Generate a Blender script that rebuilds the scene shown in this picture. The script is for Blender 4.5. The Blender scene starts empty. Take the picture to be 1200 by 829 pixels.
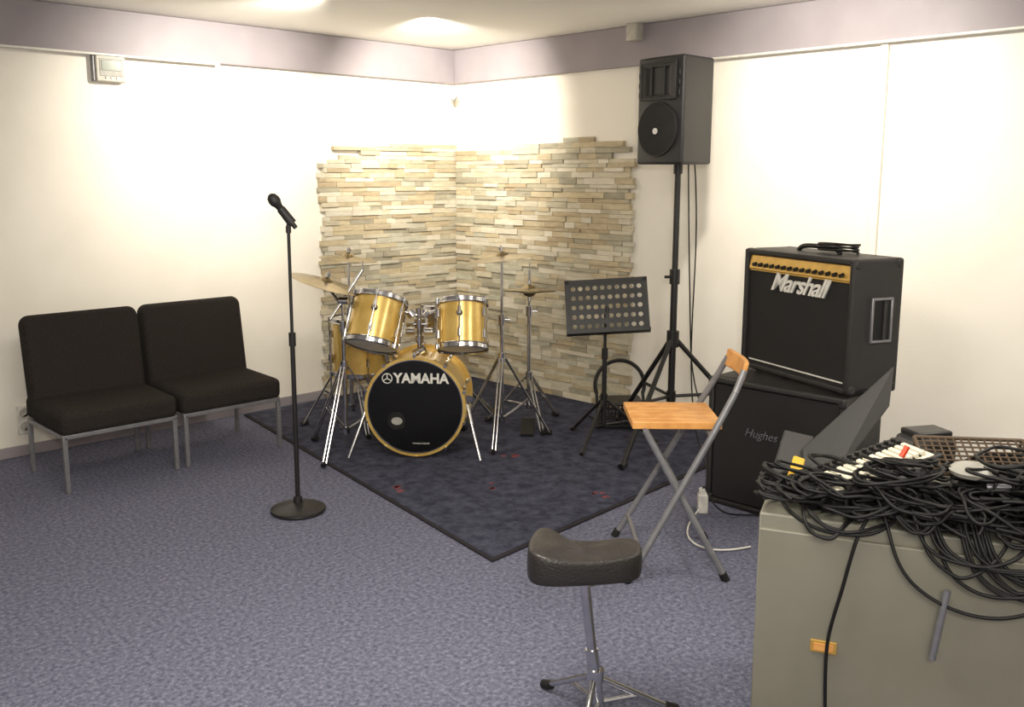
import bpy, bmesh, math, random
from mathutils import Vector, Matrix, Euler
R=random.Random(7)
S=bpy.context.scene
COL=S.collection
def lin(c):
    return tuple(((v/255)/12.92 if v/255<=.04045 else ((v/255+.055)/1.055)**2.4) for v in c)+(1,)
# ---------------- materials
def mat(name,c,rough=.5,metal=0,c2=None,scale=30,bump=0,bscale=200,spec=.5,emit=0,detail=4,coat=0):
    m=bpy.data.materials.new(name);m.use_nodes=True
    nt=m.node_tree;b=nt.nodes['Principled BSDF'];N=nt.nodes;L=nt.links
    b.inputs['Base Color'].default_value=lin(c);b.inputs['Roughness'].default_value=rough
    b.inputs['Metallic'].default_value=metal;b.inputs['Specular IOR Level'].default_value=spec
    b.inputs['Coat Weight'].default_value=coat
    tc=N.new('ShaderNodeTexCoord')
    if c2 is None: c2=tuple(max(0,v*.93) for v in c)
    n=N.new('ShaderNodeTexNoise');n.inputs['Scale'].default_value=scale;n.inputs['Detail'].default_value=detail
    L.new(tc.outputs['Object'],n.inputs['Vector'])
    r=N.new('ShaderNodeValToRGB');r.color_ramp.elements[0].position=.38;r.color_ramp.elements[1].position=.62
    r.color_ramp.elements[0].color=lin(c2);r.color_ramp.elements[1].color=lin(c)
    L.new(n.outputs['Fac'],r.inputs['Fac']);L.new(r.outputs['Color'],b.inputs['Base Color'])
    if bump:
        n2=N.new('ShaderNodeTexNoise');n2.inputs['Scale'].default_value=bscale;n2.inputs['Detail'].default_value=2
        L.new(tc.outputs['Object'],n2.inputs['Vector'])
        bp=N.new('ShaderNodeBump');bp.inputs['Strength'].default_value=bump;bp.inputs['Distance'].default_value=.01
        L.new(n2.outputs['Fac'],bp.inputs['Height']);L.new(bp.outputs['Normal'],b.inputs['Normal'])
    if emit:
        b.inputs['Emission Color'].default_value=lin(c);b.inputs['Emission Strength'].default_value=emit
    return m
M={}
M['wall']=mat('wall_plaster',(247,242,232),.8,c2=(243,238,227),scale=3,bump=.05,bscale=60,spec=.2)
M['ceil']=mat('ceiling_paint',(250,247,242),.85,scale=2,spec=.2,c2=(248,245,240))
M['band']=mat('band_paint',(158,151,156),.5,c2=(152,145,150),scale=4,spec=.3)
M['black']=mat('black_paint',(26,25,26),.45)
M['blackp']=mat('black_plastic',(38,37,38),.5,bump=.15,bscale=400)
M['tolex']=mat('black_tolex',(38,36,36),.5,bump=.4,bscale=500)
M['cloth']=mat('grille_cloth',(33,31,31),.85,c2=(23,21,21),scale=300)
M['fabric']=mat('black_fabric',(58,53,50),.95,c2=(40,37,35),scale=180,bump=.5,bscale=350,spec=.15)
M['chrome']=mat('chrome',(205,205,208),.16,1)
M['steel']=mat('grey_steel',(150,150,155),.35,.7)
M['greyp']=mat('grey_tube_paint',(134,134,138),.4,.35)
M['gold']=mat('gold_lacquer',(232,198,114),.28,.42,c2=(220,182,96),scale=12,coat=.4)
M['brass']=mat('cymbal_brass',(165,148,112),.3,.85,c2=(140,125,92),scale=8)
M['wood']=mat('beech_wood',(226,166,96),.4,c2=(208,144,76),scale=18)
M['rubber']=mat('rubber',(15,15,15),.7)
M['white']=mat('white_plastic',(232,230,222),.45)
M['offwhite']=mat('aged_white_plastic',(196,192,180),.45)
M['dull']=mat('dull_white_plastic',(170,168,160),.5)
M['cream']=mat('cream_keys',(232,226,206),.4)
M['cab']=mat('cabinet_laminate',(126,124,113),.45,c2=(120,118,106),scale=5)
M['lcd']=mat('lcd_screen',(92,104,84),.3)
M['mesh']=mat('brown_mesh',(92,76,60),.5,.3)
M['panelgold']=mat('gold_panel',(205,165,85),.35,.4)
M['yellow']=mat('yellow_paper',(225,175,50),.6)
M['red']=mat('red_motif',(150,66,66),.95,c2=(90,60,72),scale=80)
M['orange']=mat('orange_plastic',(230,70,30),.4)
M['vinyl']=mat('black_vinyl',(40,37,36),.40,bump=.25,bscale=160)
M['head']=mat('drumhead_black',(14,14,15),.22,c2=(12,12,13))
M['drumwhite']=mat('drumhead_coated',(225,224,218),.5)
M['cable']=mat('cable_rubber',(15,15,17),.5,spec=.35)
M['rugedge']=mat('rug_binding',(30,27,34),.9)
def carpet(name,cols,pos,sc,sc2,bump,f=.3):
    m=bpy.data.materials.new(name);m.use_nodes=True;nt=m.node_tree;N=nt.nodes;L=nt.links;b=N['Principled BSDF']
    b.inputs['Roughness'].default_value=.95;b.inputs['Specular IOR Level'].default_value=.1
    tc=N.new('ShaderNodeTexCoord');n=N.new('ShaderNodeTexNoise');n.inputs['Scale'].default_value=sc;n.inputs['Detail'].default_value=5;n.inputs['Roughness'].default_value=.7
    L.new(tc.outputs['Object'],n.inputs['Vector'])
    r=N.new('ShaderNodeValToRGB')
    e=r.color_ramp.elements;e[0].position=pos[0];e[0].color=lin(cols[0]);e[1].position=pos[-1];e[1].color=lin(cols[-1])
    for p_,c_ in list(zip(pos,cols))[1:-1]:
        q=e.new(p_);q.color=lin(c_)
    L.new(n.outputs['Fac'],r.inputs['Fac'])
    v=N.new('ShaderNodeTexNoise');v.inputs['Scale'].default_value=sc2;v.inputs['Detail'].default_value=3
    L.new(tc.outputs['Object'],v.inputs['Vector'])
    mx=N.new('ShaderNodeMixRGB');mx.blend_type='OVERLAY';mx.inputs['Fac'].default_value=f
    L.new(r.outputs['Color'],mx.inputs['Color1']);L.new(v.outputs['Fac'],mx.inputs['Color2'])
    L.new(mx.outputs['Color'],b.inputs['Base Color'])
    bp=N.new('ShaderNodeBump');bp.inputs['Strength'].default_value=bump;bp.inputs['Distance'].default_value=.006
    L.new(n.outputs['Fac'],bp.inputs['Height']);L.new(bp.outputs['Normal'],b.inputs['Normal'])
    return m
M['carpet']=carpet('floor_carpet',[(78,80,98),(105,107,126),(136,137,155)],[.34,.5,.68],60,170,.35)
M['rug']=carpet('rug_pile',[(50,52,66),(67,69,84),(84,86,102)],[.35,.5,.68],14,120,.4)
# stone
m=bpy.data.materials.new('ledge_stone');m.use_nodes=True;nt=m.node_tree;N=nt.nodes;L=nt.links;b=N['Principled BSDF']
g=N.new('ShaderNodeNewGeometry');r=N.new('ShaderNodeValToRGB');r.color_ramp.interpolation='CONSTANT'
cs=[(204,194,170),(184,176,154),(216,208,190),(172,166,146),(196,182,152),(208,201,184),(178,162,134),(190,186,168),(221,213,195),(164,157,138),(188,174,146),(202,194,174)]
e=r.color_ramp.elements
for i,c in enumerate(cs):
    q=e[0] if i==0 else (e[1] if i==1 else e.new(i/len(cs)))
    q.position=i/len(cs);q.color=lin(c)
L.new(g.outputs['Random Per Island'],r.inputs['Fac'])
tc=N.new('ShaderNodeTexCoord');mp=N.new('ShaderNodeMapping');mp.inputs['Scale'].default_value=(1,1,4)
n=N.new('ShaderNodeTexNoise');n.inputs['Scale'].default_value=14;n.inputs['Detail'].default_value=6
L.new(tc.outputs['Object'],mp.inputs['Vector']);L.new(mp.outputs['Vector'],n.inputs['Vector'])
mx=N.new('ShaderNodeMixRGB');mx.blend_type='OVERLAY';mx.inputs['Fac'].default_value=.4
L.new(r.outputs['Color'],mx.inputs['Color1']);L.new(n.outputs['Fac'],mx.inputs['Color2']);L.new(mx.outputs['Color'],b.inputs['Base Color'])
bp=N.new('ShaderNodeBump');bp.inputs['Strength'].default_value=.4;bp.inputs['Distance'].default_value=.008
L.new(n.outputs['Fac'],bp.inputs['Height']);L.new(bp.outputs['Normal'],b.inputs['Normal']);b.inputs['Roughness'].default_value=.85
M['stone']=m
# ---------------- mesh helpers
def V(*a): return Vector(a)
def empty(name,loc=(0,0,0),rz=0):
    o=bpy.data.objects.new(name,None);COL.objects.link(o);o.location=loc;o.rotation_euler=(0,0,math.radians(rz));o.empty_display_size=.1
    return o
def fin(bm,name,m,parent=None,smooth=True,bevel=0,loc=None,rot=None,seg=2,subsurf=0):
    bmesh.ops.recalc_face_normals(bm,faces=bm.faces[:])
    me=bpy.data.meshes.new(name);bm.to_mesh(me);bm.free()
    me.materials.append(M[m] if isinstance(m,str) else m)
    o=bpy.data.objects.new(name,me);COL.objects.link(o)
    if parent: o.parent=parent
    if loc: o.location=loc
    if rot: o.rotation_euler=rot
    if bevel:
        md=o.modifiers.new('bevel','BEVEL');md.width=bevel;md.segments=seg;md.limit_method='ANGLE';md.angle_limit=math.radians(40)
    if subsurf:
        md=o.modifiers.new('sub','SUBSURF');md.levels=subsurf;md.render_levels=subsurf
    if smooth:
        for p in me.polygons: p.use_smooth=True
        if not subsurf:
            try:
                me.set_sharp_from_angle(angle=math.radians(38))
            except Exception: pass
    return o
def abox(bm,c,s,rot=None):
    mt=Matrix.Translation(Vector(c))
    if rot is not None: mt=mt@(Euler(rot).to_matrix().to_4x4())
    bmesh.ops.create_cube(bm,size=1,matrix=mt@Matrix.Diagonal((s[0],s[1],s[2],1)))
def frame(p,d):
    d=Vector(d).normalized()
    return Matrix.Translation(Vector(p))@d.to_track_quat('Z','Y').to_matrix().to_4x4()
def arod(bm,p1,p2,r,r2=None,seg=12):
    p1=Vector(p1);p2=Vector(p2);l=(p2-p1).length
    if l<1e-6: return
    bmesh.ops.create_cone(bm,cap_ends=True,segments=seg,radius1=r,radius2=r if r2 is None else r2,depth=l,matrix=frame((p1+p2)/2,p2-p1))
def lathe(bm,prof,mt,seg=32,cap=True):
    rings=[]
    for (r,z) in prof:
        if r<1e-6: rings.append([bm.verts.new(mt@V(0,0,z))])
        else: rings.append([bm.verts.new(mt@V(r*math.cos(2*math.pi*i/seg),r*math.sin(2*math.pi*i/seg),z)) for i in range(seg)])
    for a,b_ in zip(rings[:-1],rings[1:]):
        for i in range(seg):
            j=(i+1)%seg
            if len(a)==1 and len(b_)==1: continue
            if len(a)==1: bm.faces.new((a[0],b_[i],b_[j]))
            elif len(b_)==1: bm.faces.new((a[i],a[j],b_[0]))
            else: bm.faces.new((a[i],a[j],b_[j],b_[i]))
    if cap:
        for q in (rings[0],rings[-1]):
            if len(q)>2:
                bm.faces.new(q)
def torus(bm,mt,Rr,r,seg=40,s2=8,a0=0,a1=2*math.pi):
    full=abs(a1-a0-2*math.pi)<1e-4
    n=seg if full else seg+1
    rings=[]
    for i in range(n):
        a=a0+(a1-a0)*i/seg
        rings.append([bm.verts.new(mt@V((Rr+r*math.cos(2*math.pi*k/s2))*math.cos(a),(Rr+r*math.cos(2*math.pi*k/s2))*math.sin(a),r*math.sin(2*math.pi*k/s2))) for k in range(s2)])
    for i in range(seg):
        a=rings[i];b_=rings[(i+1)%n]
        for k in range(s2):
            l=(k+1)%s2;bm.faces.new((a[k],b_[k],b_[l],a[l]))
def box(name,c,s,m,parent=None,bevel=.003,rot=None,seg=2):
    bm=bmesh.new();abox(bm,(0,0,0),s);return fin(bm,name,m,parent,bevel=bevel,loc=c,rot=rot,seg=seg)
def tube(name,paths,r,m,parent=None,cyc=False,bez=True):
    cu=bpy.data.curves.new(name,'CURVE');cu.dimensions='3D';cu.bevel_depth=r;cu.bevel_resolution=2;cu.resolution_u=6;cu.use_fill_caps=True
    for pts in paths:
        sp=cu.splines.new('NURBS' if bez else 'POLY');sp.points.add(len(pts)-1)
        for i,p in enumerate(pts): sp.points[i].co=(p[0],p[1],p[2],1)
        if bez: sp.use_endpoint_u=True;sp.order_u=4
        sp.use_cyclic_u=cyc
    cu.materials.append(M[m])
    o=bpy.data.objects.new(name,cu);COL.objects.link(o)
    if parent:o.parent=parent
    return o
def text(name,s,size,m,parent,loc,rot=(math.pi/2,0,0),shear=0,ext=.001,bold=0,sp=1,sx=1):
    cu=bpy.data.curves.new(name,'FONT');cu.body=s;cu.size=size;cu.extrude=ext;cu.shear=shear;cu.offset=bold;cu.space_character=sp
    cu.align_x='CENTER';cu.align_y='CENTER';cu.materials.append(M[m])
    o=bpy.data.objects.new(name,cu);COL.objects.link(o);o.parent=parent;o.location=loc;o.rotation_euler=rot;o.scale=(sx,1,1);return o
# ---------------- room
CH=2.42;X0=-7.2;Y0=-8.0
box('floor',(X0/2,Y0/2,-.05),(-X0+.2,-Y0+.2,.1),'carpet',bevel=0)
box('ceiling',(X0/2,Y0/2,CH+.05),(-X0+.2,-Y0+.2,.1),'ceil',bevel=0)
box('wall_back',(X0/2,.05,CH/2),(-X0,.1,CH),'wall',bevel=0)
box('wall_right',(.05,Y0/2,CH/2),(.1,-Y0,CH),'wall',bevel=0)
box('wall_left',(X0-.05,Y0/2,CH/2),(.1,-Y0,CH),'wall',bevel=0)
box('wall_front',(X0/2,Y0-.05,CH/2),(-X0,.1,CH),'wall',bevel=0)
# ceiling bands
box('trim_1',((-7.2)/2,-.02,2.298),(7.2,.04,.24),'band',bevel=.004)
box('trim_2',(-.02,-.04+(Y0+.04)/2,2.298),(.04,-Y0-.04,.24),'band',bevel=.004)
bm=bmesh.new();abox(bm,(-1.93-1.35,-.05,2.172),(2.7,.02,.012));abox(bm,(-.05,-4.0,2.172),(.02,4.2,.012));fin(bm,'trim_3','white',bevel=.002)
box('trim_4',(-.010,-3.24,1.086),(.020,.040,2.16),'wall',bevel=.003)
box('baseboard_back',(-4.2,-.008,.03),(6.0,.014,.06),'band',bevel=.003)
box('baseboard_right',(-.008,-4.9,.03),(.014,6.2,.06),'band',bevel=.003)
# ---------------- stone cladding
def cladding(name,along,length,topf):
    bm=bmesh.new();z=.004
    while z<1.8:
        h=R.uniform(.024,.042)
        end=length+R.choice([-.03,-.012,0,0,.01])
        s=.04 if along=='y' else .004
        while s<end-.03:
            l=R.uniform(.07,.26)
            if s+l>end: l=end-s
            if l>.03 and z+h<topf(s+l/2):
                d=R.uniform(.022,.036)
                if along=='x': c=(-(s+l/2),-d/2-.002,z+h/2);sz=(l-.001,d,h-.001)
                else: c=(-d/2-.002,-(s+l/2),z+h/2);sz=(d,l-.001,h-.001)
                abox(bm,c,sz)
            s+=l
        z+=h
    return fin(bm,name,'stone',smooth=False,bevel=.0015,seg=1)
cladding('stone_cladding','x',1.23,lambda s:1.76 if s<.84 else (1.72 if s<1.0 else (1.67 if s<1.1 else 1.61)))
cladding('stone_cladding','y',1.70,lambda s:1.73 if s<.7 else(1.75 if s<1.05 else (1.79 if s<1.42 else (1.74 if s<1.52 else (1.70 if s<1.6 else 1.64)))))
# ---------------- rug
rp=[(-2.359,-2.85),(-1.875,-.06),(-.05,-.06),(-.05,-2.70)]
def poly(name,pts,z0,z1,m,parent=None,bevel=0,subsurf=0):
    bm=bmesh.new();a=[bm.verts.new((x,y,z0)) for x,y in pts];b_=[bm.verts.new((x,y,z1)) for x,y in pts]
    bm.faces.new(a);bm.faces.new(b_);n=len(pts)
    for i in range(n): bm.faces.new((a[i],a[(i+1)%n],b_[(i+1)%n],b_[i]))
    return fin(bm,name,m,parent,bevel=bevel,subsurf=subsurf)
rug=empty('area_rug')
cx_=sum(p[0] for p in rp)/4;cy_=sum(p[1] for p in rp)/4
poly('rug_border',rp,.0,.009,'rugedge',rug,bevel=.003)
poly('rug_field',[(cx_+(x-cx_)*.982,cy_+(y-cy_)*.984) for x,y in rp],.001,.012,'rug',rug,bevel=.002)
for i,(x,y) in enumerate([(-2.07,-1.905),(-1.725,-2.198),(-1.431,-2.642),(-1.3,-1.9)]):
    bm=bmesh.new()
    for k in range(4): abox(bm,(R.uniform(-.03,.03),R.uniform(-.04,.04),.0125),(R.uniform(.015,.04),R.uniform(.015,.035),.002),(0,0,R.uniform(-.5,.5)))
    fin(bm,'motif_%d'%i,'red',rug,loc=(x,y,0))
RZ=.012
# ---------------- lounge chairs
def loungechair(x0,ang=0):
    e=empty('lounge_chair',(x0,-.84,0),ang);w=.59
    bm=bmesh.new();abox(bm,(0,0,0),(w,.50,.12))
    o=fin(bm,'seat',M['fabric'],e,bevel=.035,seg=4,loc=(w/2,.245,.345),rot=(math.radians(2),0,0))
    bm=bmesh.new()
    rr=.05;H=.46
    pts=[(0,0),(w,0)]
    for k in range(6): a=k/5*math.pi/2;pts.append((w-rr+rr*math.cos(a),H-rr+rr*math.sin(a)))
    for k in range(6): a=math.pi/2+k/5*math.pi/2;pts.append((rr+rr*math.cos(a),H-rr+rr*math.sin(a)))
    f=[bm.verts.new((x,0,z)) for x,z in pts];g_=[bm.verts.new((x,.095,z)) for x,z in pts]
    bm.faces.new(f);bm.faces.new(g_);n=len(pts)
    for i in range(n): bm.faces.new((f[i],f[(i+1)%n],g_[(i+1)%n],g_[i]))
    fin(bm,'backrest',M['fabric'],e,bevel=.022,seg=3,loc=(0,.36,.37),rot=(math.radians(-8),0,0))
    bm=bmesh.new()
    for x in (.018,w-.018):
        abox(bm,(x,.015,.14),(.022,.022,.28));abox(bm,(x,.49,.14),(.022,.022,.28))
        abox(bm,(x,.25,.277),(.022,.48,.022))
    abox(bm,(w/2,.015,.277),(w-.03,.022,.022));abox(bm,(w/2,.49,.277),(w-.03,.022,.022))
    fin(bm,'frame',M['greyp'],e,bevel=.003)
loungechair(-3.27);loungechair(-2.655)
# ---------------- thermostat, socket, sensor, ceiling box
e=empty('wall_thermostat',(-2.585,-.001,2.10))
box('housing',(0,-.025,0),(.165,.046,.145),'offwhite',e,.006);box('bezel',(0,-.049,.005),(.130,.004,.095),'dull',e,.002)
box('lcd',(0,-.052,.015),(.110,.003,.055),'lcd',e,.001);box('mount_plate',(-.087,-.018,0),(.016,.034,.14),'greyp',e,.002)
bm=bmesh.new()
for k in range(3): arod(bm,(-.03+.03*k,-.048,-.05),(-.03+.03*k,-.053,-.05),.006)
fin(bm,'buttons','greyp',e)
e=empty('wall_socket',(-3.17,0,.20));box('plate',(0,-.009,0),(.08,.016,.16),'white',e,.004)
bm=bmesh.new()
for z in(.038,-.038): lathe(bm,[(.028,0),(.028,.004),(.02,.004),(.019,-.008),(0,-.008)],frame((0,-.017,z),(0,-1,0)),20)
fin(bm,'outlets','offwhite',e)
e=empty('corner_sensor',(-.115,-.115,2.08));
bm=bmesh.new();abox(bm,(0,0,0),(.05,.05,.05),(math.radians(45),0,math.radians(45)));fin(bm,'body','greyp',e,bevel=.006)
box('bracket',(.045,.045,0),(.11,.02,.012),'white',e,.001,rot=(0,0,math.radians(45)))
e=empty('ceiling_junction_box',(-.075,-1.72,2.37));box('body',(0,0,0),(.07,.08,.10),'offwhite',e,.004);box('lid',(-.036,0,0),(.006,.07,.09),'offwhite',e,.002)
# ---------------- microphone stand
e=empty('microphone_stand',(-2.59,-1.81,0),-46)
bm=bmesh.new();lathe(bm,[(0,0),(.118,0),(.125,.008),(.123,.018),(.10,.028),(.05,.036),(.022,.045),(.018,.075),(0,.075)],Matrix.Identity(4),40)
fin(bm,'base','black',e)
bm=bmesh.new();arod(bm,(0,0,.06),(0,0,.80),.011);arod(bm,(0,0,.78),(0,0,1.28),.0075);arod(bm,(0,0,.77),(0,0,.83),.016);arod(bm,(0,0,1.27),(0,0,1.30),.012)
fin(bm,'pole','black',e)
bm=bmesh.new();arod(bm,(.0,0,1.29),(.006,0,1.325),.011);d=V(-.56,-.12,.78).normalized();c=V(.0,0,1.335)
arod(bm,c-d*.03,c+d*.05,.021,.019,16);fin(bm,'mic_clip','blackp',e)
bm=bmesh.new();lathe(bm,[(0,-.055),(.010,-.055),(.012,.0),(.0165,.065),(.019,.07),(0,.07)],frame(c,d),20);fin(bm,'mic_body','black',e)
bm=bmesh.new();lathe(bm,[(0,.07),(.018,.07),(.025,.082),(.026,.098),(.021,.115),(.01,.125),(0,.127)],frame(c,d),20);fin(bm,'mic_grille','blackp',e)
# ---------------- tripod helper
def tripod(bm,c,z_top,z_mid,rad,angs,r=.011,flat=False,z0=0):
    for a in angs:
        a=math.radians(a);d=V(math.cos(a),math.sin(a),0)
        f=V(c[0],c[1],z0+r)+d*rad
        arod(bm,V(c[0],c[1],z_top)+d*.02,f,r,seg=10)
        mid=(V(c[0],c[1],z_top)+f)/2
        arod(bm,V(c[0],c[1],z_mid),mid,r*.7,seg=8)
def feet(bm,c,rad,angs,r,z0=0):
    for a in angs:
        a=math.radians(a);d=V(math.cos(a),math.sin(a),0)
        f=V(c[0],c[1],z0+r)+d*rad
        arod(bm,f-d*.03+V(0,0,.012),f+d*.008-V(0,0,.0),r,seg=10)
# ---------------- PA speaker
e=empty('pa_speaker_on_stand',(-.52,-2.38,0))
angs=[190,70,310]
bm=bmesh.new();tripod(bm,(0,0),.62,.30,.56,angs,.0135,z0=RZ);arod(bm,(0,0,.27),(0,0,.98),.019);arod(bm,(0,0,.95),(0,0,1.60),.0165)
arod(bm,(0,0,.58),(0,0,.67),.034);arod(bm,(0,0,.27),(0,0,.33),.026);arod(bm,(0,0,.93),(0,0,1.01),.028);arod(bm,(.0,0,.97),(-.05,.03,.97),.008)
feet(bm,(0,0),.56,angs,.019,z0=RZ)
fin(bm,'tripod_stand','black',e)
sp=empty('speaker_cabinet',(0,0,1.575),172-180);sp.parent=e
bm=bmesh.new()
f_=.165;bk=.115;D=.15;Hh=.55
prof=[(-D-.0,-f_),(-D-.012,-f_*.6),(-D-.016,0),(-D-.012,f_*.6),(-D,f_),(D-.04,bk+.01),(D,bk-.03),(D,-bk+.03),(D-.04,-bk-.01)]
a_=[bm.verts.new((x,y,0)) for x,y in prof];b_=[bm.verts.new((x,y,Hh)) for x,y in prof];bm.faces.new(a_);bm.faces.new(b_)
for i in range(len(prof)): j=(i+1)%len(prof);bm.faces.new((a_[i],a_[j],b_[j],b_[i]))
fin(bm,'shell','blackp',sp,bevel=.012,seg=3)
bm=bmesh.new();lathe(bm,[(.140,0),(.138,.006),(.10,.012),(.05,.015),(0,.016)],frame((-.164,0,.18),(-1,0,0)),40);fin(bm,'woofer_grille','cloth',sp)
bm=bmesh.new();torus(bm,frame((-.168,0,.18),(-1,0,0)),.137,.004,40);fin(bm,'woofer_ring','black',sp)
bm=bmesh.new();lathe(bm,[(0,0),(.016,0),(.016,.004),(0,.004)],frame((-.181,0,.17),(-1,0,0)),20);fin(bm,'badge','white',sp)
bm=bmesh.new();n=[]
for (x,wy,wz) in [(-.172,.118,.088),(-.17,.09,.074),(-.155,.035,.05)]:
    n.append([bm.verts.new((x,sy*wy,.425+sz*wz)) for sy,sz in((-1,-1),(1,-1),(1,1),(-1,1))])
for q,w_ in zip(n[:-1],n[1:]):
    for i in range(4): j=(i+1)%4;bm.faces.new((q[i],q[j],w_[j],w_[i]))
bm.faces.new(n[-1]);fin(bm,'horn','black',sp,smooth=False)
bm=bmesh.new()
for sy in(-1,1):
    abox(bm,(-.168,sy*.122,.425),(.014,.012,.19))
    abox(bm,(-.168,sy*.045,.425),(.012,.006,.17))
for sz in(-1,1): abox(bm,(-.168,0,.425+sz*.09),(.014,.255,.012))
for sy in(-1,1):
    for k in range(3): abox(bm,(-.160,sy*.142,.36+.05*k),(.01,.01,.03))
fin(bm,'horn_frame','blackp',sp,bevel=.003)
bm=bmesh.new();arod(bm,(0,0,-.05),(0,0,.01),.025);fin(bm,'pole_socket','black',sp)
tube('speaker_cable',[[(.12,.0,1.75),(.2,.0,1.4),(.16,-.02,.9),(.17,0,.45),(.10,-.1,.05),(-.1,-.3,.02),(-.3,-.45,.02)],[(.13,.03,1.7),(.19,.05,1.2),(.21,.03,.7),(.2,0,.2),(.25,-.2,.02)]],.004,'cable',e)
# ---------------- music stand
e=empty('music_stand',(-.74,-2.08,0))
angs=[197,77,317]
bm=bmesh.new();tripod(bm,(0,0),.26,.12,.30,angs,.009,z0=RZ);arod(bm,(0,0,.11),(0,0,.55),.0135);arod(bm,(0,0,.5),(0,0,.76),.009);arod(bm,(0,0,.5),(0,0,.56),.018);arod(bm,(0,0,.22),(0,0,.30),.02)
feet(bm,(0,0),.30,angs,.012,z0=RZ);fin(bm,'tripod_stand','black',e)
dk=empty('desk',(0.01,0,.797),0);dk.parent=e;dk.rotation_euler=(math.radians(-22),math.radians(-4),math.radians(-49))
bm=bmesh.new();W=.46;Hd=.32;nx,nz=10,5;mx_=.026;mz_=.024;cwx=(W-2*mx_)/nx;cwz=(Hd-2*mz_)/nz
K=12
for i in range(nx):
    for j in range(nz):
        cx0=-W/2+mx_+cwx*(i+.5);cz0=-Hd/2+mz_+cwz*(j+.5)
        o_=[];n_=[]
        for k in range(K):
            a=2*math.pi*k/K+math.pi/4
            dx,dz=math.cos(a),math.sin(a);s=max(abs(dx),abs(dz))
            o_.append(bm.verts.new((cx0+dx/s*cwx/2,0,cz0+dz/s*cwz/2)));n_.append(bm.verts.new((cx0+dx*.0135,0,cz0+dz*.0135)))
        for k in range(K): l=(k+1)%K;bm.faces.new((o_[k],o_[l],n_[l],n_[k]))
bmesh.ops.remove_doubles(bm,verts=bm.verts[:],dist=.0002)
o=fin(bm,'perforated_plate','black',dk,smooth=False);md=o.modifiers.new('s','SOLIDIFY');md.thickness=.0015;md.offset=0
bm=bmesh.new()
for sx in(-1,1): abox(bm,(sx*(W/2-mx_/2),0,0),(mx_,.003,Hd))
for sz in(-1,1): abox(bm,(0,0,sz*(Hd/2-mz_/2)),(W,.003,mz_))
abox(bm,(0,-.03,-Hd/2),(W,.06,.003));abox(bm,(0,-.06,-Hd/2+.008),(W,.003,.018))
fin(bm,'plate_frame','black',dk,bevel=.001)
bm=bmesh.new();arod(bm,(0,.02,-.08),(0,.0,0),.012);arod(bm,(-.06,.012,-.02),(.06,.012,-.02),.008);fin(bm,'tilt_bracket','black',dk)
# ---------------- small folding chair with round-hoop back (behind music stand)
e=empty('folding_chair',(-.36,-1.90,0),-44)
bm=bmesh.new()
torus(bm,frame((0,.06,.25),(0,-1,.15)),.150,.012,36,8,math.radians(-20),math.radians(200))
for sx in(-1,1):
    arod(bm,(sx*.141,.06,.21),(sx*.145,-.10,RZ+.01),.010);arod(bm,(sx*.12,-.12,.16),(sx*.135,.14,RZ+.01),.010)
arod(bm,(-.145,-.10,.03),(.145,-.10,.03),.009);arod(bm,(-.135,.14,.03),(.135,.14,.03),.009)
fin(bm,'frame','black',e)
bm=bmesh.new();abox(bm,(0,-.02,.17),(.25,.22,.018));fin(bm,'seat','vinyl',e,bevel=.008)
bm=bmesh.new()
for i in range(13): abox(bm,(-.12+.02*i,-.07,.10),(.009,.004,.13))
for i in range(5): abox(bm,(0,-.07,.045+.028*i),(.25,.004,.009))
fin(bm,'mesh_panel','blackp',e)
# ---------------- folding stool with backrest
e=empty('folding_bar_stool',(-1.82,-3.31,0))
uw=V(.70,-.715,0).normalized();ud=V(.715,.70,0).normalized()
def Q(s,d,z): return uw*s+ud*d+V(0,0,z)
bm=bmesh.new()
for d in(-.235,.235):
    pts=[Q(-.185,d,.012),Q(.12,d*.80,.57),Q(.20,d*.70,.72),Q(.235,d*.60,.80)]
    for a,b2 in zip(pts[:-1],pts[1:]): arod(bm,a,b2,.0125)
    arod(bm,Q(.18,d*.88,.012),Q(-.13,d*.74,.575),.0125)
arod(bm,Q(-.14,-.22,.10),Q(-.14,.22,.10),.009);arod(bm,Q(.125,-.2,.10),Q(.125,.2,.10),.009)
arod(bm,Q(.0,-.21,.36),Q(.0,.21,.36),.006)
arod(bm,Q(-.13,-.175,.575),Q(-.13,.175,.575),.009);arod(bm,Q(.11,-.19,.565),Q(.11,.19,.565),.009)
fin(bm,'tube_frame','greyp',e)
bm=bmesh.new()
for d in(-.235,.235):
    arod(bm,Q(-.195,d,RZ*0+.0),Q(-.18,d,.03),.016);arod(bm,Q(.185,d*.88,.0),Q(.17,d*.88,.03),.016)
fin(bm,'foot_caps','rubber',e)
ang=math.atan2(uw.y,uw.x)
bm=bmesh.new()
for k in range(6): abox(bm,(0,-.135+.054*k,0),(.335,.0525,.028))
fin(bm,'seat','wood',e,bevel=.003,seg=2,loc=Q(-.01,-.0,.592),rot=(0,0,ang))
bm=bmesh.new();pr=[]
for i in range(9):
    t=-1+2*i/8;pr.append((.022*(1-t*t),t*.15))
lo=[];
for (x,y) in pr:
    lo.append([bm.verts.new((x+dx,y,z)) for dx,z in((0,-.035),(.018,-.035),(.018,.035),(0,.035))])
for a,b2 in zip(lo[:-1],lo[1:]):
    for k in range(4): l=(k+1)%4;bm.faces.new((a[k],a[l],b2[l],b2[k]))
bm.faces.new(lo[0]);bm.faces.new(lo[-1])
fin(bm,'backrest','wood',e,bevel=.006,loc=Q(.225,0,.80),rot=(0,math.radians(12),ang))
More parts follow.
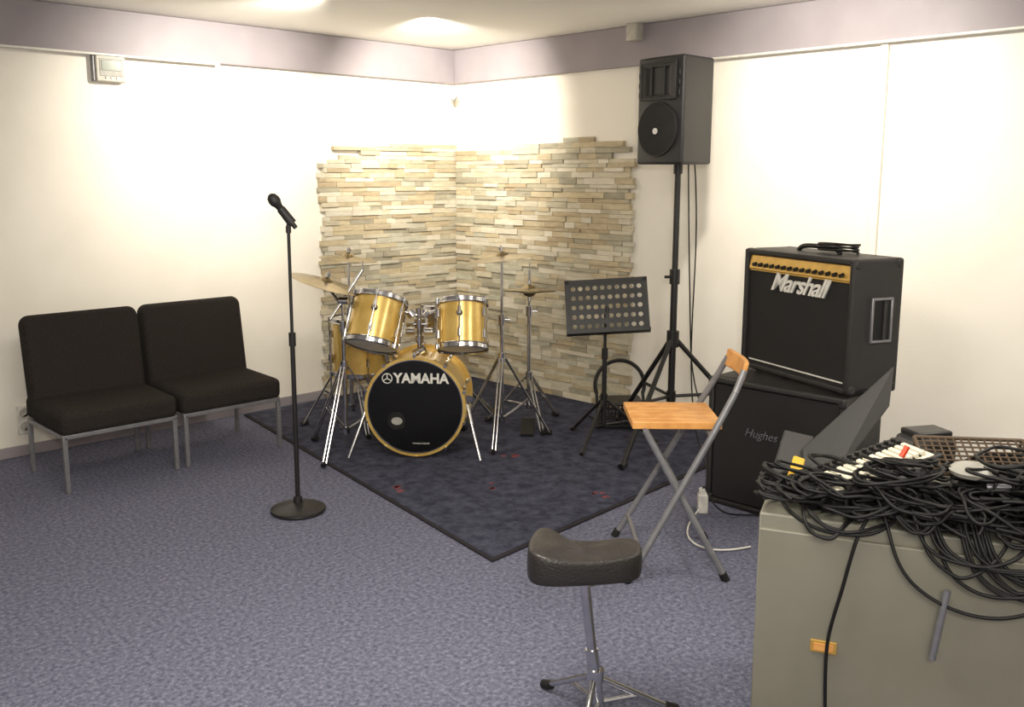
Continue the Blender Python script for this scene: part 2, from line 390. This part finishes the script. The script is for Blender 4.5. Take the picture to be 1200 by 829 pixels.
# ---------------- amps
def extr_box_frame(bm,w,h,y0,y1,t):
    for sx in(-1,1): abox(bm,(sx*(w/2-t/2),(y0+y1)/2,h/2),(t,y1-y0,h))
    for z in(t/2,h-t/2): abox(bm,(0,(y0+y1)/2,z),(w-2*t,y1-y0,t))
e=empty('guitar_speaker_cabinet',(-1.12,-3.345,0),-90);w,h,d=.66,.60,.36
box('body',(0,d/2+.01,h/2),(w,d-.02,h),'tolex',e,.012,seg=3)
bm=bmesh.new();extr_box_frame(bm,w,h,-.004,.05,.026);fin(bm,'front_frame','tolex',e,bevel=.008)
box('grille',(0,.012,h/2),(w-.06,.012,h-.06),'cloth',e,.002)
text('logo','Hughes & Kettner',.054,'steel',e,(.06,.003,.37),shear=.35,ext=.001)
bm=bmesh.new()
for sx in(-1,1):
    for z in(.02,h-.02): abox(bm,(sx*(w/2-.015),.015,z),(.036,.05,.045))
fin(bm,'corner_caps','blackp',e,bevel=.01)
e=empty('guitar_amplifier',(-.975,-3.345,.603),-110.9);w,h,d=.705,.575,.265
bm=bmesh.new();abox(bm,(0,d/2+.015,h/2+.012),(w,d-.03,h-.02));fin(bm,'body','tolex',e,bevel=.014,seg=3)
bm=bmesh.new()
for sx in(-1,1): abox(bm,(sx*(w/2-.013),.02,h/2+.01),(.026,.06,h-.02))
for z in(.025,h-.012): abox(bm,(0,.02,z),(w-.05,.06,.026))
fin(bm,'front_frame','tolex',e,bevel=.008)
bm=bmesh.new()
abox(bm,(0,.008,.055),(w-.09,.006,.006));fin(bm,'lower_piping','white',e)
box('grille',(0,.014,.26),(w-.052,.012,.46),'cloth',e,.002)
box('control_panel',(0,.010,h-.060),(w-.056,.016,.066),'panelgold',e,.003,rot=(math.radians(-10),0,0))
bm=bmesh.new()
for i in range(15):
    arod(bm,(-.28+.04*i,.002,h-.068),(-.28+.04*i,-.016,h-.071),.010,.008,12)
fin(bm,'knobs','black',e)
box('panel_edge',(0,.006,h-.096),(w-.06,.012,.006),'panelgold',e,.001)
text('logo','Marshall',.115,'white',e,(.01,-.0,.435),shear=.45,ext=.004,bold=.0015,sp=.92)
bm=bmesh.new();hy=.15
for sy in(-1,1): abox(bm,(w/2+.003,hy+sy*.052,.32),(.012,.012,.19))
for sz in(-1,1): abox(bm,(w/2+.003,hy,.32+sz*.089),(.012,.112,.012))
fin(bm,'side_handle_frame','steel',e,bevel=.003)
bm=bmesh.new();abox(bm,(w/2+.001,hy,.32),(.006,.10,.17));fin(bm,'side_handle_recess','rubber',e,bevel=.002)
bm=bmesh.new();arod(bm,(w/2+.008,hy+.012,.24),(w/2+.008,hy+.012,.40),.008);fin(bm,'side_handle_grip','blackp',e)
bm=bmesh.new()
for sx in(-1,1):
    for yy in(.015,d-.025):
        for z in(.03,h-.02): abox(bm,(sx*(w/2-.015),yy,z),(.036,.04,.045))
fin(bm,'corner_caps','blackp',e,bevel=.012)
bm=bmesh.new()
for sx in(-1,1):
    for yy in(.05,d-.05): arod(bm,(sx*(w/2-.07),yy,0),(sx*(w/2-.07),yy,.014),.02)
fin(bm,'feet','rubber',e)
tube('top_handle',[[(-.13,.12,h+.004),(-.12,.12,h+.025),(-.06,.12,h+.03),(.06,.12,h+.03),(.12,.12,h+.025),(.13,.12,h+.004)]],.011,'black',e)
tube('coiled_cable',[[(.08+.12*math.cos(t*.7)*(1+.1*math.sin(t)),.15+.06*math.sin(t*.7),h+.010+.0014*t) for t in range(28)]],.005,'cable',e)
# power strip
e=empty('power_strip',(-1.27,-3.10,0),40)
box('body',(0,0,.045),(.05,.045,.09),'white',e,.006);box('plug',(0,0,.10),(.035,.035,.03),'white',e,.006)
tube('cord',[[(0,0,.11),(-.02,0,.15),(-.06,-.02,.08),(-.1,-.1,.008),(.05,-.3,.006),(-.3,-.5,.006),(-.5,-.3,.006)]],.004,'cable',e)
tube('cord_light',[[(0,0,.03),(-.2,.1,.01),(-.45,.12,.01),(-.5,-.02,.01),(-.42,-.15,.01)]],.004,'white',e)
# ---------------- drum kit
KIT=empty('drum_kit',(-1.70,-1.57,RZ),-48)
def drum(name,mt,rad,dep,lugs,head='drumwhite'):
    bm=bmesh.new();lathe(bm,[(rad,-dep/2),(rad,dep/2)],mt,48,cap=False);fin(bm,name+'_shell','gold' if 'snare' not in name else 'chrome',KIT)
    bm=bmesh.new()
    for s in(-1,1):
        lathe(bm,[(rad+.002,s*(dep/2-.012)),(rad+.010,s*(dep/2-.012)),(rad+.010,s*(dep/2+.012)),(rad-.002,s*(dep/2+.012))],mt,48,cap=False)
        torus(bm,mt@Matrix.Translation((0,0,s*(dep/2+.012))),rad+.004,.005,48,6)
        torus(bm,mt@Matrix.Translation((0,0,s*(dep/2-.012))),rad+.008,.004,48,6)
    for i in range(lugs):
        a=2*math.pi*(i+.5)/lugs;c_=V((rad+.016)*math.cos(a),(rad+.016)*math.sin(a),0)
        arod(bm,mt@(c_+V(0,0,-dep/2-.008)),mt@(c_+V(0,0,dep/2+.008)),.0038,seg=6)
        for s in(-1,1):
            cc=mt@(V((rad+.010)*math.cos(a),(rad+.010)*math.sin(a),s*dep*.24));dd=(mt.to_3x3()@V(0,0,1))
            arod(bm,cc-dd*.022,cc+dd*.022,.011,.009,8)
            q=mt@(c_+V(0,0,s*(dep/2+.006)));arod(bm,q-dd*.010,q+dd*.010,.008,seg=8)
    fin(bm,name+'_hardware','chrome',KIT)
    bm=bmesh.new()
    for s in(-1,1): lathe(bm,[(0,s*(dep/2+.003)),(rad-.001,s*(dep/2+.003))],mt,48,cap=False)
    fin(bm,name+'_heads',head,KIT)
    bd=mt.to_3x3()@V(0,-1,0)
    if name.startswith('tom'):
        bm=bmesh.new();lathe(bm,[(0,0),(.018,0),(.018,.003),(0,.003)],frame(mt@V(0,-rad-.0005,.045),bd),16);fin(bm,name+'_badge','black',KIT)
BZ=.283;BR=.265;BD=.42
mt=frame((0,BD/2,BZ),(0,1,0))
bm=bmesh.new();lathe(bm,[(BR-.012,-BD/2+.03),(BR-.012,BD/2-.03)],mt,64,cap=False);fin(bm,'bass_shell','gold',KIT)
bm=bmesh.new()
for s in(-1,1): lathe(bm,[(BR-.012,s*(BD/2-.035)),(BR+.008,s*(BD/2-.035)),(BR+.008,s*BD/2),(BR-.008,s*BD/2),(BR-.012,s*(BD/2-.035))],mt,64,cap=False)
fin(bm,'bass_hoops','gold',KIT)
bm=bmesh.new();lathe(bm,[(0,0),(BR-.006,0),(BR-.006,.006),(0,.006)],frame((0,.008,BZ),(0,-1,0)),64,cap=False);fin(bm,'bass_front_head','head',KIT)
bm=bmesh.new();torus(bm,frame((0,.002,BZ),(0,-1,0)),BR-.010,.004,64,6)
for i in range(10):
    a=2*math.pi*(i+.5)/10;c_=V((BR+.012)*math.cos(a),0,BZ+(BR+.012)*math.sin(a));c2=V(BR*math.cos(a),0,BZ+BR*math.sin(a))
    arod(bm,c_+V(0,.0,0),c_+V(0,.12,0),.004,seg=6);arod(bm,c_+V(0,.31,0),c_+V(0,.42,0),.004,seg=6)
    arod(bm,c2+V(0,.09,0),c2+V(0,.15,0),.011,seg=8);arod(bm,c2+V(0,.27,0),c2+V(0,.33,0),.011,seg=8)
    arod(bm,c_*1+V(0,-.008,0),c_+V(0,.012,0),.009,seg=8)
fin(bm,'bass_hardware','chrome',KIT)
bm=bmesh.new();lathe(bm,[(0,0),(BR-.01,0)],frame((0,BD-.01,BZ),(0,1,0)),48,cap=False);fin(bm,'bass_rear_head','drumwhite',KIT)
bm=bmesh.new();lathe(bm,[(0,0),(.045,0),(.045,.001),(0,.001)],frame((-.10,-.0005,BZ-.075),(0,-1,0)),32,cap=False);fin(bm,'port_hole','rubber',KIT)
bm=bmesh.new()
lathe(bm,[(0,0),(.030,0),(.030,.001),(0,.001)],frame((-.098,-.0025,BZ-.078),(0,-1,0))@Matrix.Diagonal((1,.7,1,1)),24,cap=False);fin(bm,'port_damping_pad','dull',KIT)
bm=bmesh.new();torus(bm,frame((-.10,-.002,BZ-.075),(0,-1,0)),.047,.003,32,6);fin(bm,'port_ring','black',KIT)
text('bass_lettering','YAMAHA',.074,'white',KIT,(.035,-.001,BZ+.155),ext=.0008,bold=.0025,sp=1.0,sx=.96)
bm=bmesh.new();torus(bm,frame((-.147,-.0015,BZ+.155),(0,-1,0)),.026,.0028,32,6)
for k in range(3):
    a=math.pi/2+k*2*math.pi/3;arod(bm,(-.147,-.0015,BZ+.155),(-.147+.024*math.cos(a),-.0015,BZ+.155+.024*math.sin(a)),.003,seg=6)
fin(bm,'bass_logo','white',KIT)
text('bass_lettering_lower','YAMAHA DRUMS',.012,'white',KIT,(.03,-.001,BZ-.2),ext=.0005)
def tmt(c,tx,ty): return Matrix.Translation(Vector(c))@Euler((math.radians(tx),math.radians(ty),0)).to_matrix().to_4x4()
drum('tom_left',tmt((-.232,.16,.715),-24,9),.143,.255,6)
drum('tom_right',tmt((.240,.16,.702),-20,-2),.133,.245,6)
drum('floor_tom',tmt((-.42,.66,.50),0,0),.175,.32,8)
drum('snare',tmt((.10,.86,.64),-4,0),.175,.13,8)
bm=bmesh.new()
arod(bm,(0,.20,.53),(0,.20,.79),.014);arod(bm,(-.03,.20,.53),(.03,.20,.56),.03)
for sx in(-1,1):
    arod(bm,(sx*.01,.20,.75),(sx*.09,.20,.77),.013);arod(bm,(sx*.09,.20,.77),(sx*.125,.17,.735),.013);arod(bm,(sx*.035,.2,.745),(sx*.055,.2,.77),.024)
    arod(bm,(sx*.03,.20,.66),(sx*.075,.20,.66),.018);arod(bm,(sx*.02,.20,.70),(sx*.06,.16,.70),.012)
arod(bm,(0,.2,.68),(0,.2,.73),.026);arod(bm,(0,.2,.76),(0,.2,.79),.022);arod(bm,(0,.2,.60),(0,.2,.64),.024)
for sx in(-1,1):
    arod(bm,(sx*.262,.11,.31),(sx*.30,.04,.18),.011);arod(bm,(sx*.30,.04,.18),(sx*.355,-.05,.008),.008);arod(bm,(sx*.255,.14,.31),(sx*.285,.08,.31),.022)
for a in(-150,-30,90):
    a=math.radians(a);x=-.42+.195*math.cos(a);y=.66+.195*math.sin(a);arod(bm,(x,y,.008),(x,y,.56),.006);arod(bm,(x,y,.42),(x,y,.46),.014)
tripod(bm,(.10,.86),.30,.18,.26,(30,150,270),.009);arod(bm,(.1,.86,.15),(.1,.86,.52),.012)
for a in(30,150,270):
    a=math.radians(a);arod(bm,(.1,.86,.5),(.1+.17*math.cos(a),.86+.17*math.sin(a),.565),.007)
fin(bm,'mounts_and_legs','chrome',KIT)
def cymstand(nm,c,top,base_ang,hub=.48,rad=.30,boom=None):
    bm=bmesh.new();angs=[base_ang,base_ang+120,base_ang+240]
    for a in angs:
        a=math.radians(a);d=V(math.cos(a),math.sin(a),0);p=V(-d.y,d.x,0)*.009
        for s in(-1,1):
            arod(bm,V(c[0],c[1],hub)+d*.02+p*s,V(c[0],c[1],.012)+d*rad+p*s,.0050,seg=8)
            arod(bm,V(c[0],c[1],.12)+p*s,V(c[0],c[1],.012+(hub-.012)*.45)+d*rad*.55+p*s,.0042,seg=6)
    arod(bm,(c[0],c[1],.10),(c[0],c[1],.70),.0115);arod(bm,(c[0],c[1],.68),(c[0],c[1],top if not boom else .84),.008)
    arod(bm,(c[0],c[1],hub-.02),(c[0],c[1],hub+.03),.022);arod(bm,(c[0],c[1],.67),(c[0],c[1],.73),.02);arod(bm,(c[0],c[1],.70),(c[0]+.05,c[1],.70),.007)
    arod(bm,(c[0],c[1],.10),(c[0],c[1],.14),.02)
    if boom:
        q=V(c[0],c[1],.84);b2=V(*boom);d=(b2-q).normalized();arod(bm,q-d*.12,b2,.008);arod(bm,q-V(.02,0,0),q+V(.03,0,0),.02);arod(bm,b2,b2+V(0,0,.05),.005)
    fin(bm,nm+'_stand','chrome',KIT)
    bm=bmesh.new()
    for a in angs:
        a=math.radians(a);d=V(math.cos(a),math.sin(a),0);arod(bm,V(c[0],c[1],.022)+d*(rad-.03),V(c[0],c[1],.012)+d*(rad+.015),.014,seg=10)
    fin(bm,nm+'_feet','rubber',KIT)
def cymbal(nm,c,rad,tx,ty,flip=False):
    mt=tmt(c,tx,ty)
    if flip: mt=mt@Matrix.Diagonal((1,1,-1,1))
    bm=bmesh.new();lathe(bm,[(0,.026),(.012,.026),(.03,.018),(.04,.006),(rad*.6,-.004),(rad,-.013),(rad,-.0145),(rad*.6,-.006),(.04,.003),(0,.004)],mt,56,cap=False)
    fin(bm,nm+'_cymbal','brass',KIT)
    bm=bmesh.new();arod(bm,mt@V(0,0,-.04),mt@V(0,0,.06),.004);arod(bm,mt@V(0,0,.03),mt@V(0,0,.05),.013,seg=10);fin(bm,nm+'_wingnut','chrome',KIT)
cymstand('crash',(-.40,.10),.97,-100,boom=(-.30,.16,1.00));cymbal('crash',(-.50,.16,.935),.20,-1,17)
bm=bmesh.new();arod(bm,(-.40,.10,.80),(-.50,.16,.92),.008);fin(bm,'crash_arm','chrome',KIT)
cymstand('splash',(-.48,.62),1.03,60);cymbal('splash',(-.48,.62,1.03),.17,-1,5)
cymstand('ride',(.44,.40),1.07,-95);cymbal('ride',(.44,.40,1.060),.195,0,-7)
cymstand('hi_hat',(.584,.753),.95,-70,hub=.30,rad=.26);cymbal('hi_hat_top',(.584,.753,.835),.16,-4,0);cymbal('hi_hat_bottom',(.584,.753,.813),.16,-4,0,True)
bm=bmesh.new();arod(bm,(.584,.753,.8),(.584,.753,.99),.0035);fin(bm,'hi_hat_rod','chrome',KIT)
bm=bmesh.new();abox(bm,(.584,.58,.03),(.08,.24,.012),(math.radians(8),0,0));fin(bm,'hi_hat_pedal','rubber',KIT)
bm=bmesh.new();abox(bm,(0,.60,.035),(.09,.26,.014),(math.radians(8),0,0));arod(bm,(-.05,.48,.01),(-.05,.48,.16),.008);arod(bm,(.05,.48,.01),(.05,.48,.16),.008);arod(bm,(-.05,.48,.16),(.05,.48,.16),.008);arod(bm,(0,.48,.16),(0,.44,.28),.004);fin(bm,'kick_pedal','chrome',KIT)
# ---------------- drum throne (saddle)
e=empty('drum_throne',(-2.915,-3.86,0),-44)
# outline of saddle (wide rear, narrow raised nose lobe), denser control polygon for a crisp shape
sh=[(-.158,-.05),(-.152,.03),(-.132,.11),(-.112,.155),(-.086,.158),(-.068,.125),(-.050,.09),(-.01,.076),(.05,.080),(.105,.092),(.145,.088),(.162,.05),(.158,-.02),(.130,-.058),(.060,-.072),(-.02,-.082),(-.085,-.090),(-.135,-.082)]
bm=bmesh.new();rings=[]
for (sc,z) in [(.94,.437),(1.0,.441),(1.015,.455),(1.015,.488),(1.0,.502),(.95,.508),(.6,.506),(.2,.504)]:
    rings.append([bm.verts.new((x*sc-.05,y*sc,z+(.022*max(0,-x-.05)/.10 if z>.49 else 0)+(.008*max(0,x-.08)/.07 if z>.49 else 0))) for x,y in sh])
for a,b2 in zip(rings[:-1],rings[1:]):
    for i in range(len(sh)): j=(i+1)%len(sh);bm.faces.new((a[i],a[j],b2[j],b2[i]))
bm.faces.new(rings[0]);bm.faces.new(rings[-1])
fin(bm,'saddle_seat','vinyl',e,subsurf=2)
bm=bmesh.new();arod(bm,(-.05,0,.44),(-.02,0,.18),.0145,seg=20);arod(bm,(-.025,0,.22),(-.005,0,.06),.018,seg=20);arod(bm,(-.052,0,.42),(-.05,0,.438),.04,seg=20)
for a in(10,130,250):
    a=math.radians(a);d=V(math.cos(a),math.sin(a),0)
    arod(bm,V(-.015,0,.13)+d*.02,d*.22+V(0,0,.015),.009);arod(bm,V(.0,0,.06),d*.12+V(0,0,.07),.007)
arod(bm,(-.015,0,.12),(-.012,0,.16),.024,seg=20)
fin(bm,'chrome_post','chrome',e)
bm=bmesh.new()
for a in(10,130,250):
    a=math.radians(a);d=V(math.cos(a),math.sin(a),0);arod(bm,d*.195+V(0,0,.026),d*.23+V(0,0,.014),.014)
fin(bm,'rubber_feet','rubber',e)
# ---------------- storage cabinet
CT=.71;CD=.62
e=empty('storage_cabinet',(-2.85,-4.29,0),-66.4)
box('carcass',(.45,CD/2+.01,CT/2),(.90,CD,CT-.0),'cab',e,.005)
box('front_panel',(.45,.004,.345),(.895,.016,.66),'cab',e,.003)
box('plinth',(.45,.0,.02),(.89,.03,.04),'black',e,.002)
bm=bmesh.new();arod(bm,(.40,-.035,.43),(.42,-.035,.60),.008);arod(bm,(.403,-.035,.45),(.403,0,.45),.005);arod(bm,(.417,-.035,.58),(.417,0,.58),.005)
fin(bm,'door_handle','steel',e)
box('label_holder',(.165,-.007,.40),(.06,.006,.03),'panelgold',e,.001);box('label',(.165,-.011,.40),(.045,.003,.018),'wood',e,.0005)
# ---------------- cable pile
cp=empty('cable_pile',(-2.85,-4.29,CT+.004),-66.4)
paths=[]
i=0
while i<240:
    cx1=R.uniform(.04,.82);cy1=R.uniform(.02,.50)
    if cx1<.50 and cy1>.17 : continue
    i+=1
    ra=R.uniform(.04,.13);rb=ra*R.uniform(.35,.75);ph=R.uniform(0,6.28)
    hmax=.03+.11*math.exp(-((cx1-.42)/.34)**2)*math.exp(-((cy1-.10)/.16)**2)+(.05 if cx1>.5 else 0)
    z1=R.uniform(.006,hmax);turn=R.uniform(.8,2.2);n=int(14*turn);tx=R.uniform(-.25,.25);ty=R.uniform(-.25,.25);rot=R.choice([R.uniform(-.5,.5),R.uniform(0,3.14)])
    pts=[]
    for k in range(n):
        a=ph+2*math.pi*k/14;x=ra*math.cos(a)*(1+R.uniform(-.08,.08));y=rb*math.sin(a)*(1+R.uniform(-.08,.08))
        X=cx1+x*math.cos(rot)-y*math.sin(rot);Y=cy1+x*math.sin(rot)+y*math.cos(rot)
        Z=max(.005,z1+tx*x+ty*y+R.uniform(-.006,.006))
        if X<.44: Y=min(Y,.20+R.uniform(-.02,.01))
        if Y<0: Y=max(Y,-.045);Z=max(-.05,Z+Y*.8) if Y<-.02 else Z
        pts.append((max(-.01+R.uniform(-.01,.01),X),Y,Z))
    paths.append(pts)
tube('cables',paths,.0040,'cable',cp)
hang=[]
for i in range(14):
    x0=R.uniform(.28,.5);x1=x0+R.uniform(.18,.35);dp=R.uniform(.04,.13)
    hang.append([(x0-.02,.12,.06),(x0,.0,.05),(x0+.01,-.03,-dp*.5),(x0+.08,-.035,-dp),((x0+x1)/2,-.04,-dp*1.05),(x1-.05,-.035,-dp*.8),(x1,-.02,0),(x1+.02,.08,.06)])
hang.append([(.30,.1,.06),(.24,.0,.03),(.215,-.02,-.06),(.20,-.022,-.16),(.175,-.022,-.26),(.17,-.022,-.34),(.18,-.02,-.5)])
hang.append([(.05,.18,.02),(.03,.1,.03),(.05,.02,.015),(.12,-.012,-.02),(.22,-.016,-.03),(.3,-.012,.0),(.33,.08,.05)])
hang.append([(.25,.08,.06),(.28,.0,.05),(.30,-.03,-.06),(.36,-.035,-.13),(.46,-.04,-.17),(.58,-.035,-.16),(.66,-.03,-.08),(.68,.05,.05)])
tube('hanging_cables',hang,.0042,'cable',cp)
bm=bmesh.new()
for i in range(4):
    c_=V(R.uniform(.15,.7),R.uniform(.04,.2),R.uniform(.07,.12));d=V(R.uniform(-1,1),R.uniform(-1,1),R.uniform(-.2,.2)).normalized();arod(bm,c_,c_+d*.05,.0085,seg=12)
fin(bm,'connectors','steel',cp)
bm=bmesh.new();arod(bm,(.31,.14,.135),(.322,.15,.16),.007);fin(bm,'orange_plug','orange',cp)
bm=bmesh.new();lathe(bm,[(0,0),(.05,0),(.055,.010),(.045,.020),(.03,.024),(0,.025)],Matrix.Translation((.47,.16,.105)),32);fin(bm,'round_reel','dull',cp)
# ---------------- wire mesh basket lying among the cables
e=empty('wire_mesh_tray',(-2.40,-4.62,CT+.12));e.rotation_euler=(math.radians(24),0,math.radians(-52))
bm=bmesh.new()
for i in range(15): arod(bm,(-.13+.0186*i,-.07,0),(-.13+.0186*i,.07,0),.0026,seg=6)
for i in range(9): arod(bm,(-.13,-.07+.0175*i,.001),(.13,-.07+.0175*i,.001),.0026,seg=6)
for sy in(-1,1): arod(bm,(-.13,sy*.07,0),(.13,sy*.07,0),.005,seg=8)
for sx in(-1,1): arod(bm,(sx*.13,-.07,0),(sx*.13,.07,0),.005,seg=8)
for sx in(-1,1):
    for sy in(-1,1): arod(bm,(sx*.13,sy*.07,0),(sx*.12,sy*.06,-.05),.004,seg=6)
fin(bm,'mesh','mesh',e)
# ---------------- mixing console
e=empty('mixing_console',(-2.672,-4.372,CT+.042))
e.rotation_euler=(0,math.radians(-14),math.radians(-28))
kx=.66
box('body',(.20*kx,.02,-.008),(.50*kx,.17,.045),'blackp',e,.006)
box('fader_panel',(.19*kx,-.012,.017),(.44*kx,.10,.006),'cream',e,.002)
bm=bmesh.new()
for i in range(14): abox(bm,((.0+.029*i)*kx,-.012,.026),(.0125,.078,.012))
fin(bm,'fader_caps','cream',e,bevel=.0025)
bm=bmesh.new()
for i in range(13): abox(bm,((.0145+.029*i)*kx,-.012,.0215),(.0045,.08,.004))
fin(bm,'fader_slots','black',e)
bm=bmesh.new()
for i in range(12):
    for j in range(2): arod(bm,((.02+.034*i)*kx,.055+.022*j,.012),((.02+.034*i)*kx,.055+.022*j,.026),.007,.006,10)
fin(bm,'knobs','black',e)
box('support_foot',(.04,.02,-.036),(.04,.12,.016),'rubber',e,.002);box('support_foot_rear',(.25,.02,-.055),(.04,.12,.06),'rubber',e,.002)
def plate(name,pts,t,m,parent):
    bm=bmesh.new();f=bm.faces.new([bm.verts.new(p) for p in pts])
    o=fin(bm,name,m,parent,smooth=False);md=o.modifiers.new('s','SOLIDIFY');md.thickness=t;md.offset=0
    md=o.modifiers.new('b','BEVEL');md.width=.003;return o
e=empty('music_folder')
plate('cover',[(-2.63,-4.29,.722),(-2.52,-4.22,.79),(-2.04,-4.25,.955),(-2.16,-4.295,.86),(-2.56,-4.325,.722)],.008,'blackp',e)
e=empty('music_folder')
plate('cover',[(-2.785,-4.262,.722),(-2.50,-4.155,.825),(-2.42,-4.20,.80),(-2.66,-4.32,.722)],.008,'blackp',e)
plate('yellow_label',[(-2.72,-4.282,.748),(-2.60,-4.240,.792),(-2.58,-4.262,.782),(-2.69,-4.304,.738)],.008,'yellow',e)
e=empty('percussion_case',(-2.20,-4.42,CT),-30)
box('body',(.0,0,.05),(.14,.10,.10),'blackp',e,.02,seg=3);box('lid',(0,0,.105),(.11,.08,.02),'black',e,.006)
# ---------------- lights
def area(nm,loc,size,pw,col,target=None,sy=None):
    l=bpy.data.lights.new(nm,'AREA');l.energy=pw;l.color=col;l.size=size
    if sy: l.shape='RECTANGLE';l.size_y=sy
    o=bpy.data.objects.new(nm,l);COL.objects.link(o);o.location=loc
    if target: o.rotation_euler=(Vector(target)-Vector(loc)).to_track_quat('-Z','Y').to_euler()
    return o
def spot(nm,loc,target,pw,ang,col,blend=.8,r=.05):
    l=bpy.data.lights.new(nm,'SPOT');l.energy=pw;l.color=col;l.spot_size=math.radians(ang);l.spot_blend=blend;l.shadow_soft_size=r
    o=bpy.data.objects.new(nm,l);COL.objects.link(o);o.location=loc
    o.rotation_euler=(Vector(target)-Vector(loc)).to_track_quat('-Z','Y').to_euler();return o
W_=(1,.93,.80)
area('ceiling_fill_1',(-3.6,-3.6,2.38),1.0,55,W_);area('ceiling_fill_2',(-5.2,-6.2,2.38),1.0,80,W_);area('ceiling_fill_3',(-1.5,-5.2,2.38),.8,32,W_)  # unseen area fills added below the ceiling to brighten the room
spot('ceiling_bounce_fill',(-4.9,-5.6,1.75),(-2.9,-3.4,2.42),190,110,(1,.96,.89),1,.08)  # added upward spot, no real fixture: brightens the ceiling and gives soft bounce
spot('spotlight_1',(-1.95,-1.20,2.37),(-1.95,0,1.80),150,100,W_,.95)
spot('spotlight_2',(-1.15,-1.05,2.37),(-.15,-.1,1.80),190,100,W_,.95)
spot('spotlight_3',(-1.3,-3.1,2.37),(0,-3.1,1.75),130,100,W_,.95)
w=bpy.data.worlds.new('world');S.world=w;w.use_nodes=True;w.node_tree.nodes['Background'].inputs[0].default_value=(1,.95,.88,1);w.node_tree.nodes['Background'].inputs[1].default_value=.3
# ---------------- camera
cam=bpy.data.cameras.new('camera');co=bpy.data.objects.new('camera',cam);COL.objects.link(co)
cam.lens=1118/1200*36;cam.sensor_width=36;cam.sensor_fit='HORIZONTAL';cam.shift_x=22/1200;cam.shift_y=-22.5/1200
pitch=math.atan(187/1118)
co.location=(-4.847,-5.431,1.52);co.rotation_euler=(math.pi/2-pitch,0,math.radians(46-90));cam.clip_start=.05
S.camera=co
S.view_settings.view_transform='Standard'
